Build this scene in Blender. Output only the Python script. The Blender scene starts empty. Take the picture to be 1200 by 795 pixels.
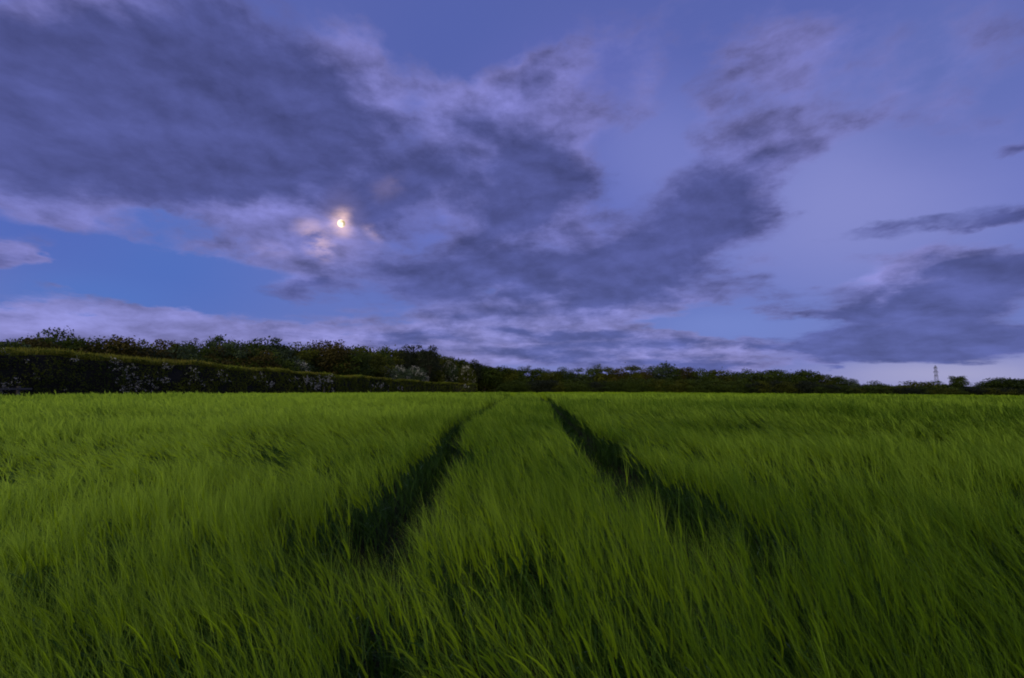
import bpy, math, random
import numpy as np
R = math.radians
rng = np.random.default_rng(7)
random.seed(7)
sc = bpy.context.scene
COL = sc.collection

# ------------------------------------------------------------------ camera
CAMZ = 1.72
PITCH = math.atan((452 - 397.5) / 560)
cam = bpy.data.cameras.new('camera'); camo = bpy.data.objects.new('camera', cam); COL.objects.link(camo)
cam.lens = 36 * 560 / 1200; cam.sensor_width = 36; cam.clip_start = 0.05; cam.clip_end = 20000
camo.location = (0, 0, CAMZ); camo.rotation_euler = (R(90) + PITCH, 0, 0)
sc.camera = camo

def px_dir(x, y):
    a, b = (x - 600) / 560, (397.5 - y) / 560
    c, s = math.cos(PITCH), math.sin(PITCH)
    v = np.array([a, c - b * s, s + b * c]); return v / np.linalg.norm(v)
def px_ae(x, y):
    d = px_dir(x, y); return math.atan2(d[0], d[1]), math.asin(d[2])
def at(x, y, Y):
    """world point at forward distance Y"""
    d = px_dir(x, y); return d * (Y / d[1]) + np.array([0, 0, CAMZ])

# ------------------------------------------------------------------ colour management / render
sc.view_settings.view_transform = 'Standard'; sc.view_settings.look = 'None'
sc.view_settings.exposure = 0; sc.view_settings.gamma = 1; sc.view_settings.use_curve_mapping = False
sc.render.engine = 'CYCLES'
cy = sc.cycles
cy.max_bounces = 5; cy.diffuse_bounces = 3; cy.glossy_bounces = 2; cy.transmission_bounces = 3; cy.transparent_max_bounces = 4
cy.use_denoising = True; cy.use_adaptive_sampling = True; cy.adaptive_threshold = 0.015
cy.filter_width = 1.9
cy.sample_clamp_indirect = 3

def lin(r, g, b):
    f = lambda c: ((c / 255 + 0.055) / 1.055) ** 2.4 if c > 10 else c / 255 / 12.92
    return (f(r), f(g), f(b), 1)

# ------------------------------------------------------------------ sky (world)
world = bpy.data.worlds.new('World'); sc.world = world; world.use_nodes = True
nt = world.node_tree; nt.nodes.clear()
class G:
    """tiny node-graph helper"""
    def __init__(s, nt): s.nt = nt
    def put(s, sock, v):
        if isinstance(v, bpy.types.NodeSocket): s.nt.links.new(v, sock)
        else: sock.default_value = v
    def m(s, op, a, b=0.0, c=None, clamp=False):
        n = s.nt.nodes.new('ShaderNodeMath'); n.operation = op; n.use_clamp = clamp
        s.put(n.inputs[0], a); s.put(n.inputs[1], b)
        if c is not None: s.put(n.inputs[2], c)
        return n.outputs[0]
    def vm(s, op, a, b=(0, 0, 0), scale=None):
        n = s.nt.nodes.new('ShaderNodeVectorMath'); n.operation = op
        s.put(n.inputs[0], a); s.put(n.inputs[1], b)
        if scale is not None: s.put(n.inputs['Scale'], scale)
        return n.outputs['Value'] if op in ('LENGTH', 'DOT_PRODUCT') else n.outputs[0]
    def comb(s, x, y, z=0.0):
        n = s.nt.nodes.new('ShaderNodeCombineXYZ')
        for i, v in enumerate((x, y, z)): s.put(n.inputs[i], v)
        return n.outputs[0]
    def sep(s, v):
        n = s.nt.nodes.new('ShaderNodeSeparateXYZ'); s.put(n.inputs[0], v); return n.outputs
    def noise(s, v, scale, detail=5, rough=.55, lac=2.0, dist=0.0, out=0):
        n = s.nt.nodes.new('ShaderNodeTexNoise'); s.put(n.inputs['Vector'], v)
        n.inputs['Scale'].default_value = scale; n.inputs['Detail'].default_value = detail
        n.inputs['Roughness'].default_value = rough; n.inputs['Lacunarity'].default_value = lac
        n.inputs['Distortion'].default_value = dist
        return n.outputs[out]
    def rng(s, v, a, b, c=0.0, d=1.0, mode='SMOOTHSTEP'):
        n = s.nt.nodes.new('ShaderNodeMapRange'); n.interpolation_type = mode
        s.put(n.inputs[0], v)
        for i, q in enumerate((a, b, c, d)): s.put(n.inputs[i + 1], q)
        return n.outputs[0]
    def mix(s, f, a, b, mode='MIX'):
        n = s.nt.nodes.new('ShaderNodeMix'); n.data_type = 'RGBA'; n.blend_type = mode
        s.put(n.inputs[0], f); s.put(n.inputs[6], a); s.put(n.inputs[7], b)
        return n.outputs[2]
    def ramp(s, f, stops):
        n = s.nt.nodes.new('ShaderNodeValToRGB'); s.put(n.inputs[0], f)
        e = n.color_ramp.elements
        while len(e) < len(stops): e.new(.5)
        for q, (p, c) in zip(e, stops): q.position = p; q.color = c
        return n.outputs[0]
g = G(nt)
tc = nt.nodes.new('ShaderNodeTexCoord').outputs['Generated']
dx, dy, dz = g.sep(tc)
az = g.m('ARCTAN2', dx, dy); el = g.m('ARCSINE', dz)
zc = g.m('MAXIMUM', dz, 0.0)
inv = g.m('DIVIDE', 1.0, g.m('ADD', zc, 0.24))
P = g.comb(g.m('MULTIPLY', dx, inv), g.m('MULTIPLY', dy, inv), 0.0)      # flat cloud deck seen in perspective
ae = g.comb(az, el)
wn = g.vm('SUBTRACT', g.noise(P, 1.7, 6, .6, out=1), (.5, .5, .5))
wz = g.m('MINIMUM', 1.0, g.m('ADD', .12, g.m('MULTIPLY', zc, 1.9)))
wx, wy, _ = g.sep(wn)
W = g.comb(g.m('MULTIPLY', wx, .34), g.m('MULTIPLY', g.m('MULTIPLY', wy, .26), wz))
aew = g.vm('ADD', ae, W)                                                 # warped azimuth / elevation
aes = g.vm('ADD', ae, g.vm('SCALE', W, scale=.25))

LAST = [None]
def stroke(x1, y1, x2, y2, w, vec=None):
    """soft streak of cloud between two directions; returns 0..1"""
    a1, e1 = px_ae(x1, y1); a2, e2 = px_ae(x2, y2)
    ac, ec = (a1 + a2) / 2, (e1 + e2) / 2
    # width in radians of elevation at this place
    mx, my = (x1 + x2) / 2, (y1 + y2) / 2
    wr = abs(px_ae(mx, my - w / 2)[1] - px_ae(mx, my + w / 2)[1])
    hl = math.hypot(a2 - a1, e2 - e1) / 2 + wr
    n = nt.nodes.new('ShaderNodeMapping'); n.vector_type = 'TEXTURE'
    n.inputs['Location'].default_value = (ac, ec, 0)
    n.inputs['Rotation'].default_value = (0, 0, math.atan2(e2 - e1, a2 - a1))
    n.inputs['Scale'].default_value = (hl * 1.15, wr * 1.6, 1)
    base_v = vec if vec is not None else aew
    if LAST[0] is not None:      # chains the streaks one after another so that the shader needs little memory
        q = nt.nodes.new('ShaderNodeVectorMath'); q.operation = 'MULTIPLY_ADD'
        g.put(q.inputs[0], LAST[0]); q.inputs[1].default_value = (1e-7,) * 3; g.put(q.inputs[2], base_v); base_v = q.outputs[0]
    g.put(n.inputs['Vector'], base_v)
    r_ = g.rng(g.vm('LENGTH', n.outputs[0]), 0.0, 1.0, 1.0, 0.0); LAST[0] = r_
    return r_

# clear-sky tints
base = g.ramp(g.rng(el, -.02, 1.1, mode='LINEAR'), [
    (0, lin(128, 132, 192)), (.14, lin(98, 116, 188)), (.3, lin(100, 112, 188)), (.6, lin(88, 101, 172)), (1, lin(70, 84, 150))])
TINTS = [ # x1,y1,x2,y2,w,colour,amount
    (40, 300, 300, 320, 95, (80, 110, 188), 1), (-60, 250, 120, 260, 60, (80, 104, 184), .9), (0, 350, 200, 352, 26, (82, 116, 193), .8),
    (430, 60, 600, 20, 90, (83, 98, 170), .9),
    (860, 230, 1150, 250, 130, (132, 138, 202), .95), (700, 130, 860, 230, 80, (118, 126, 196), .8),
    (1050, 60, 1200, 90, 110, (96, 110, 178), .8), (560, 130, 760, 60, 70, (94, 102, 178), .7),
    (740, 380, 990, 384, 26, (112, 130, 200), 1), (940, 440, 1350, 438, 24, (160, 160, 202), 1),
    (560, 400, 600, 380, 12, (92, 116, 190), .6),
]
col = base
for x1, y1, x2, y2, w, c, a in TINTS:
    col = LAST[0] = g.mix(g.m('MULTIPLY', stroke(x1, y1, x2, y2, w, aes), a), col, lin(*c))

# cloud cover: thick dark banks and thin pale sheets
DARK = [(-80, 120, 330, 150, 110, 1.45), (100, 40, 390, 80, 90, 1.0), (60, 190, 420, 200, 44, .7), (180, 130, 400, 150, 60, .4), (-80, 60, 60, 110, 60, .45),
    (330, 130, 500, 180, 70, .55), (430, 120, 640, 180, 70, .6), (560, 150, 700, 180, 50, .35), (400, 230, 520, 215, 34, .6),
    (480, 262, 730, 205, 50, 1.1), (370, 245, 480, 240, 26, .65), (385, 325, 640, 320, 40, 1.05), (560, 325, 880, 305, 44, 1.1),
    (690, 310, 910, 195, 60, 1.0), (800, 240, 930, 180, 46, .25), (860, 180, 920, 50, 60, .22), (850, 40, 960, 30, 46, .22), (290, 340, 420, 335, 14, .8),
    (840, 340, 1260, 350, 28, .8), (880, 386, 1350, 372, 34, .8), (1040, 322, 1300, 316, 28, 1.0), (1100, 345, 1300, 350, 40, .2), (560, 412, 900, 405, 28, .95), (840, 410, 1350, 406, 24, 1.2),
    (950, 280, 1240, 242, 15, 1.0), (1090, 276, 1240, 256, 11, .8), (1150, 172, 1240, 150, 12, .7), (-60, 300, 70, 298, 24, .8),
    (620, 100, 700, 60, 40, .3), (560, 60, 800, 130, 60, .18), (930, 110, 1150, 130, 60, .12), (440, 365, 830, 352, 20, .5), (340, 390, 560, 398, 18, .6), (440, 395, 640, 400, 26, .5), (700, 428, 930, 424, 6, .7), (560, 392, 760, 388, 6, .5), (930, 432, 1010, 431, 3, .9), (180, 404, 420, 408, 7, .5), (-80, 366, 120, 372, 7, .35)]
LIGHT = [(-60, 380, 330, 390, 28, 1.7), (640, 90, 900, 40, 90, .4), (900, 40, 1250, 60, 90, .25), (700, 180, 800, 120, 60, .3), (1000, 150, 1200, 200, 50, .22), (300, 400, 700, 392, 34, 1.0), (640, 398, 960, 414, 24, .9), (-40, 215, 250, 290, 24, .8), (60, 300, 230, 318, 9, .3), (180, 262, 300, 300, 16, .35), (200, 240, 440, 262, 40, .7),
    (380, 40, 440, 120, 50, .8), (430, 290, 330, 300, 34, .6), (0, 40, 120, 20, 60, .6), (260, 170, 340, 260, 60, .3),
    (520, 240, 640, 150, 70, .55), (560, 350, 850, 350, 30, .7), (640, 260, 700, 250, 46, .4), (470, 100, 660, 130, 80, .65),
    (860, 60, 960, 140, 100, .4), (-60, 290, 80, 290, 26, 1.0), (900, 310, 1150, 330, 28, .5), (1000, 300, 1200, 290, 20, .3),
    (-80, 395, 600, 410, 20, .6)]
CLEAR = [(60, 285, 290, 330, 44, .8), (120, 345, 330, 352, 12, .7), (460, 30, 640, 20, 46, .5), (770, 380, 1000, 384, 14, 1.0), (660, 235, 780, 150, 34, .35),
    (930, 437, 1400, 436, 15, 1.5), (980, 200, 1140, 210, 60, .6), (770, 170, 800, 60, 40, .3), (90, 245, 290, 268, 12, .25), (560, 350, 600, 345, 8, .3)]
def total(L):
    acc = 0.0
    for x1, y1, x2, y2, w, k in L: acc = LAST[0] = g.m('MULTIPLY_ADD', stroke(x1, y1, x2, y2, w), k, acc)
    return acc
n1 = g.noise(P, 1.9, 7, .54)
P2 = g.vm('ADD', P, (.06, -.12, 0))
n2 = g.noise(P2, 1.9, 7, .54)
PF = g.vm('ADD', g.comb(g.m('MULTIPLY', az, 1.0), g.m('MULTIPLY', el, 1.9)), g.vm('SCALE', wn, scale=.12))   # puffs, nearly as tall as wide
nf = g.noise(PF, 7.0, 6, .6)
nf2 = g.noise(g.vm('ADD', PF, (.01, .035, 0)), 7.0, 6, .6)
fb = g.m('SUBTRACT', g.m('ADD', g.m('MULTIPLY', n1, 1.2), g.m('MULTIPLY', nf, .95)), 1.075)
lowness = g.rng(el, .02, .3, 1.0, 0.0)
nb = g.noise(g.comb(g.m('MULTIPLY', az, 1.6), g.m('MULTIPLY', el, 15.0), g.m('MULTIPLY', wx, 1.2)), 1.7, 6, .6)      # flat layers near the horizon
band_n = g.m('MULTIPLY', g.m('MULTIPLY', g.m('SUBTRACT', nb, .5), 2.1), lowness)
fb = g.m('ADD', fb, band_n)
fd, fl, fc = total(DARK), total(LIGHT), total(CLEAR)
# clouds go on behind the viewer as broken cover
back = g.rng(dy, .2, -.3, 0, .35)
fd = g.m('ADD', g.m('SUBTRACT', fd, g.m('MULTIPLY', fc, .8)), back)
fl = g.m('ADD', g.m('SUBTRACT', fl, g.m('MULTIPLY', fc, .9)), g.m('MULTIPLY', fd, .7))
thin = g.rng(g.m('MULTIPLY_ADD', fb, 1.35, fl), .12, .72)
thick = g.rng(g.m('MULTIPLY_ADD', fb, 1.3, fd), .16, 1.0)
relief = g.m('ADD', g.m('MULTIPLY', g.m('SUBTRACT', n2, n1), 1.8), g.m('MULTIPLY', g.m('SUBTRACT', nf, nf2), -1.5))
lowness = g.rng(el, .02, .3, 1.0, 0.0)
palec = g.mix(lowness, lin(122, 121, 184), lin(138, 135, 194))
darkc = g.mix(lowness, lin(75, 82, 141), lin(84, 94, 158))
col = g.mix(g.m('MULTIPLY', thin, .8), col, palec)
col = g.mix(g.m('MULTIPLY', thick, .93), col, darkc)
relief = g.m('SUBTRACT', relief, g.m('MULTIPLY', band_n, .28))
shade = g.m('ADD', 1.0, g.m('MULTIPLY', relief, g.m('SUBTRACT', g.m('MAXIMUM', thin, thick), g.m('MULTIPLY', thick, .3))))
shade = g.m('MAXIMUM', shade, .5)
col = g.vm('SCALE', col, scale=shade)
# moonlit cloud rims
GL = [(368, 274, 384, 296, 15, .6), (352, 268, 372, 262, 10, .3), (428, 262, 442, 276, 8, .3), (300, 285, 345, 295, 9, .12), (440, 225, 470, 215, 14, .10), (398, 258, 412, 246, 9, .5), (395, 265, 405, 260, 16, .5)]
gl = 0.0
for x1, y1, x2, y2, w, k in GL: gl = g.m('MULTIPLY_ADD', stroke(x1, y1, x2, y2, w, aes), k, gl)
halo = g.m('ADD', g.m('MULTIPLY', stroke(397, 262, 403, 262, 34, ae), .12), g.m('MULTIPLY', stroke(399, 262, 401, 262, 15, ae), .5))
gn = g.rng(g.noise(P, 9.0, 5, .6), .35, .62)
col = g.vm('ADD', col, g.vm('SCALE', lin(200, 160, 125)[:3], scale=g.m('ADD', halo, g.m('MULTIPLY', gl, gn))))
# afterglow behind the viewer
back_dir = g.vm('DOT_PRODUCT', tc, (-.25, -.95, .2))
glow = g.m('POWER', g.m('MAXIMUM', back_dir, 0.0), 3.0)
col = g.vm('ADD', col, g.vm('SCALE', (1.2, 1.0, .5), scale=glow))
SUN_EL, SUN_AZ = R(24), R(180 + 14)      # azimuth measured clockwise from +Y (view direction)
sky = nt.nodes.new('ShaderNodeTexSky'); sky.sky_type = 'NISHITA'; sky.sun_disc = False
sky.sun_elevation = SUN_EL; sky.sun_rotation = SUN_AZ
col = g.vm('ADD', col, g.vm('SCALE', sky.outputs[0], scale=.0012))
bg = nt.nodes.new('ShaderNodeBackground'); g.put(bg.inputs[0], col); bg.inputs[1].default_value = 1.0
wo = nt.nodes.new('ShaderNodeOutputWorld'); nt.links.new(bg.outputs[0], wo.inputs[0])
world.cycles.sampling_method = 'MANUAL'; world.cycles.sample_map_resolution = 512

sun = bpy.data.lights.new('sun', 'SUN'); sun.energy = 0.9; sun.angle = R(50); sun.color = (1.0, .97, .62)
suno = bpy.data.objects.new('sun', sun); COL.objects.link(suno)
suno.rotation_euler = (R(90) - SUN_EL, 0, R(180) - SUN_AZ)
suno.location = (0, -10, 20)

# ==== OBJECTS
# ------------------------------------------------------------------ helpers
def tag(o, label=None, cat=None, group=None, kind=None):
    if label: o['label'] = label
    if cat: o['category'] = cat
    if group: o['group'] = group
    if kind: o['kind'] = kind
    return o
def empty(name, loc, rz=0.0):
    o = bpy.data.objects.new(name, None); COL.objects.link(o); o.location = loc; o.rotation_euler = (0, 0, rz)
    o.empty_display_size = .3
    return o
def obj(name, me, parent=None):
    o = bpy.data.objects.new(name, me); COL.objects.link(o); o.parent = parent
    return o
def mesh_np(name, V, F, mats, midx=None, tint=None, smooth=False):
    """V (n,3), F (m,4) quads (or (m,3)); midx per face; tint per vertex"""
    me = bpy.data.meshes.new(name)
    V = np.ascontiguousarray(V, np.float32); F = np.ascontiguousarray(F, np.int32); k = F.shape[1]
    me.vertices.add(len(V)); me.vertices.foreach_set('co', V.ravel())
    me.loops.add(F.size); me.loops.foreach_set('vertex_index', F.ravel())
    me.polygons.add(len(F)); me.polygons.foreach_set('loop_start', np.arange(0, F.size, k, dtype=np.int32))
    for m_ in mats: me.materials.append(m_)
    if midx is not None: me.polygons.foreach_set('material_index', np.ascontiguousarray(midx, np.int32))
    me.update(calc_edges=True)
    if smooth: me.polygons.foreach_set('use_smooth', np.ones(len(F), bool))
    if tint is not None:
        a = me.attributes.new('tint', 'FLOAT', 'POINT'); a.data.foreach_set('value', np.ascontiguousarray(tint, np.float32))
    return me

def vnoise(x, y, s, seed=0):
    """smooth value noise, 0..1"""
    r = np.random.default_rng(seed); T = r.random((256, 256))
    x = np.asarray(x, float) / s + 1000.3; y = np.asarray(y, float) / s + 1000.7
    i = np.floor(x).astype(int); j = np.floor(y).astype(int); u = x - i; v = y - j
    u = u * u * (3 - 2 * u); v = v * v * (3 - 2 * v)
    a = T[i % 256, j % 256]; b = T[(i + 1) % 256, j % 256]; c = T[i % 256, (j + 1) % 256]; d = T[(i + 1) % 256, (j + 1) % 256]
    return (a * (1 - u) + b * u) * (1 - v) + (c * (1 - u) + d * u) * v

# terrain profile along the view: rises, crests, then falls away
_py = np.array([-400, -40, 0, 5, 9.5, 14, 22, 35, 60, 100, 200, 400, 900, 3000, 12000.])
_pz = np.array([-8, -1.5, 0, .1875, .35, .38, .38, .33, .06, -.64, -3.0, -6, -9, -12, -14.])
_ty = np.arange(-400, 12000, .5); _tz = np.interp(_ty, _py, _pz)
_k = np.exp(-.5 * (np.arange(-12, 13) * .5 / 2.0) ** 2); _k /= _k.sum(); _tz = np.convolve(np.pad(_tz, 12, 'edge'), _k, 'valid')
_tz -= np.interp(0, _ty, _tz)
def gh(x, y):
    x = np.asarray(x, float); y = np.asarray(y, float)
    return np.interp(y, _ty, _tz) - .008 * np.clip(x - 10, 0, 150) * np.clip(y / 60, 0, 1)

# ------------------------------------------------------------------ materials
def leaf_mat(name, c_dark, c_light, transl=.3, rough=.6, nscale=.6, spec=.25, c_third=None):
    m = bpy.data.materials.new(name); m.use_nodes = True; t = m.node_tree; t.nodes.clear(); q = G(t)
    at_ = t.nodes.new('ShaderNodeAttribute'); at_.attribute_name = 'tint'
    ge = t.nodes.new('ShaderNodeNewGeometry')
    f = q.m('ADD', q.m('MULTIPLY', at_.outputs['Fac'], .7), q.m('MULTIPLY', q.rng(q.noise(ge.outputs['Position'], nscale, 3), .3, .7), .3), clamp=True)
    c = q.mix(f, c_dark, c_light)
    if c_third is not None: c = q.mix(q.rng(q.noise(ge.outputs['Position'], nscale * .37, 2), .5, .72), c, c_third)
    b = t.nodes.new('ShaderNodeBsdfPrincipled'); q.put(b.inputs['Base Color'], c)
    b.inputs['Roughness'].default_value = rough; b.inputs['Specular IOR Level'].default_value = spec
    tr = t.nodes.new('ShaderNodeBsdfTranslucent'); q.put(tr.inputs[0], c)
    mx = t.nodes.new('ShaderNodeMixShader'); mx.inputs[0].default_value = transl
    t.links.new(b.outputs[0], mx.inputs[1]); t.links.new(tr.outputs[0], mx.inputs[2])
    o = t.nodes.new('ShaderNodeOutputMaterial'); t.links.new(mx.outputs[0], o.inputs[0])
    return m
def plain(name, c1, c2, rough=.9, scale=4.0, metallic=0.0):
    m = bpy.data.materials.new(name); m.use_nodes = True; t = m.node_tree; q = G(t)
    b = next(n for n in t.nodes if n.type == 'BSDF_PRINCIPLED'); ge = t.nodes.new('ShaderNodeNewGeometry')
    q.put(b.inputs['Base Color'], q.mix(q.rng(q.noise(ge.outputs['Position'], scale, 5, .6), .35, .65), c1, c2))
    b.inputs['Roughness'].default_value = rough; b.inputs['Specular IOR Level'].default_value = .2; b.inputs['Metallic'].default_value = metallic
    return m
M_STEM = leaf_mat('barley_stem', (.014, .042, .008, 1), (.045, .115, .012, 1), .15, .6, .25)
M_BLADE = leaf_mat('barley_blade', (.016, .050, .004, 1), (.070, .165, .005, 1), .35, .55, .25)
M_EAR = leaf_mat('barley_ear', (.090, .180, .002, 1), (.33, .47, .003, 1), .3, .8, .03)
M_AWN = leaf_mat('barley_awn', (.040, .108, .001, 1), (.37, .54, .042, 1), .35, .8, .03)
M_FLAG = leaf_mat('barley_flag_leaf', (.07, .15, .07, 1), (.17, .28, .17, 1), .25, .4, .5)
M_SOIL = plain('soil', (.009, .010, .004, 1), (.022, .020, .009, 1), .95, 6)
M_MEADOW = plain('meadow', (.03, .05, .012, 1), (.05, .075, .02, 1), .95, .2)
M_CANOPY = plain('barley_canopy', (.055, .110, .003, 1), (.105, .175, .006, 1), .95, 1.5)
M_BARK = plain('bark', (.03, .024, .018, 1), (.06, .05, .04, 1), .95, 3)
M_WOOD = plain('weathered_wood', (.06, .055, .05, 1), (.11, .10, .09, 1), .9, 8)
M_STEEL = plain('galvanised_steel', (.06, .06, .07, 1), (.09, .09, .10, 1), .6, .3)
M_TWIG = plain('hedge_twigs', (.012, .012, .008, 1), (.022, .02, .012, 1), .95, 5)

# ------------------------------------------------------------------ ground
gx = np.concatenate([-np.geomspace(9000, 60, 22), np.arange(-56, 60, 4.), np.geomspace(60, 9000, 22)])
gy = np.concatenate([-np.geomspace(390, 12, 10), np.arange(-10, 120, 2.), np.geomspace(122, 11500, 40)])
X, Y = np.meshgrid(gx, gy); Z = gh(X, Y) + (vnoise(X, Y, 5, 3) - .5) * .04
ny, nx = X.shape; idx = np.arange(ny * nx).reshape(ny, nx)
F = np.stack([idx[:-1, :-1], idx[:-1, 1:], idx[1:, 1:], idx[1:, :-1]], -1).reshape(-1, 4)
me = mesh_np('ground', np.stack([X, Y, Z], -1).reshape(-1, 3), F, [M_MEADOW], smooth=True)
tag(obj('ground', me), kind='structure')

HX = -25.8                       # the hedge line on the left edge of the field
FAR = lambda x: np.interp(x, [-30, 0, 60, 130, 260], [150, 150, 125, 104, 95])   # far edge of the crop
# bare soil sheet under the crop
sx = np.concatenate([[-25.2], np.arange(-24, 30, 2.), np.geomspace(30, 240, 20)]); sv = np.linspace(0, 1, 80) ** 1.5
V = []
for v_ in sv:
    yy = -9 + v_ * (FAR(sx) + 9); V.append(np.stack([sx, yy, gh(sx, yy) + .035], -1))
V = np.array(V); n0, n1_ = V.shape[:2]; idx = np.arange(n0 * n1_).reshape(n0, n1_)
F = np.stack([idx[:-1, :-1], idx[:-1, 1:], idx[1:, 1:], idx[1:, :-1]], -1).reshape(-1, 4)
tag(obj('soil', mesh_np('soil', V.reshape(-1, 3), F, [M_SOIL], smooth=True)), kind='structure')

# ------------------------------------------------------------------ barley
def centre(y): return np.interp(y, [0, 10, 14, 35, 60, 160], [.12, .10, .30, 1.25, 2.3, 6.0])
def roff(y): return np.interp(y, [0, 9, 30], [1.20, 1.16, .97])
def in_track(x, y, grow=0.0):
    hw = .25 + .10 * np.clip((6.5 - y) / 3, 0, 1) + grow + (vnoise(x, y, .5, 11) - .5) * .10 + .05 * np.clip((y - 12) / 20, 0, 1)
    c = centre(y)
    l = (np.abs(x - (c - .95)) < hw) & (y > 2.55 + (vnoise(x, y, .2, 12) - .5) * .4)
    r = (np.abs(x - (c + roff(y))) < hw + .03) & (y > 2.6 + (vnoise(x, y, .2, 13) - .5) * .4)
    return l | r
def canopy_bump(x, y):
    return (vnoise(x, y, .45, 24) - .5) * .07 + (vnoise(x, y, 1.3, 21) - .5) * .13 + (vnoise(x * .35, y, 3.5, 22) - .5) * .14 + (vnoise(x * .25, y, 9, 23) - .5) * .16 - .13 * np.exp(-((y - 18.5 - .03 * x) / .6) ** 2) * np.clip((x - 2.2) / 2, 0, 1) - .10 * np.exp(-((y - 31 - .03 * x) / .9) ** 2) * np.clip((x - 2.2) / 2, 0, 1)

class Acc:
    def __init__(s): s.V = []; s.F = []; s.M = []; s.T = []; s.n = 0
    def ribbons(s, Pc, Wd, wid, mat, tint):
        """Pc (N,K,3) centre lines, Wd (N,3) width direction, wid (N,K) or (K,), tint (N,)"""
        N, K = Pc.shape[:2]
        wid = np.broadcast_to(wid, (N, K))
        o = Wd[:, None, :] * wid[..., None] * .5
        V = np.stack([Pc - o, Pc + o], 2).reshape(-1, 3)
        b = s.n + np.arange(N)[:, None] * (2 * K) + np.arange(K - 1)[None] * 2
        F = np.stack([b, b + 1, b + 3, b + 2], -1).reshape(-1, 4)
        s.V.append(V.astype(np.float32)); s.F.append(F.astype(np.int32)); s.M.append(np.full(len(F), mat, np.int32))
        s.T.append(np.repeat(tint, 2 * K).astype(np.float32)); s.n += len(V)
    def done(s): return np.concatenate(s.V), np.concatenate(s.F), np.concatenate(s.M), np.concatenate(s.T)

def hdir(a): return np.stack([np.cos(a), np.sin(a), np.zeros_like(a)], -1)
def arc(base, phi, a0, a1, length, K, p=1.0):
    """curve starting at base, tilt from vertical going a0 -> a1 along it, heading phi"""
    N = len(base); t = np.linspace(0, 1, K)[None]
    al = a0[:, None] + (a1 - a0)[:, None] * t ** p
    am = (al[:, 1:] + al[:, :-1]) / 2; ds = (length / (K - 1))[:, None]
    h = hdir(phi)
    d = h[:, None, :] * np.sin(am)[..., None]; d[..., 2] = np.cos(am)
    pts = np.concatenate([np.zeros((N, 1, 3)), np.cumsum(d * ds[..., None], 1)], 1) + base[:, None, :]
    return pts, al
def wind(x, y):
    """how far the ears are blown over"""
    w = vnoise(x + y * .4, y - x * .3, 1.1, 31) * .5 + vnoise(x, y, 3.2, 32) * .7 + vnoise(x * .3, y, 7, 33) * .4
    left = np.clip((-x + 1.0) / 5, 0, 1) * np.clip(1.5 - y / 12, .2, 1)
    lock = (vnoise(x + y * .3, y, .38, 37) - .5) * .55 * np.clip(1.6 - y / 10, .3, 1)      # heads bunch together in locks
    e = np.clip(x - centre(y) - roff(y), -9, 9); e2 = np.clip(x - centre(y) + .95, -9, 9)
    wall = np.where(((e > 0) & (e < .55)) | ((e2 > 0) & (e2 < .55)), .28, 1.0)
    return np.minimum(np.clip((w - .55) * 1.25 + lock, 0, 1.1) * wall + np.clip(2.2 - y / 5, .25, 1) * left * np.clip(vnoise(x, y, 1.5, 34) * 1.6 - .25, 0, 1), np.clip(1.6 - y / 7, .70, 1.3))

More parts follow.
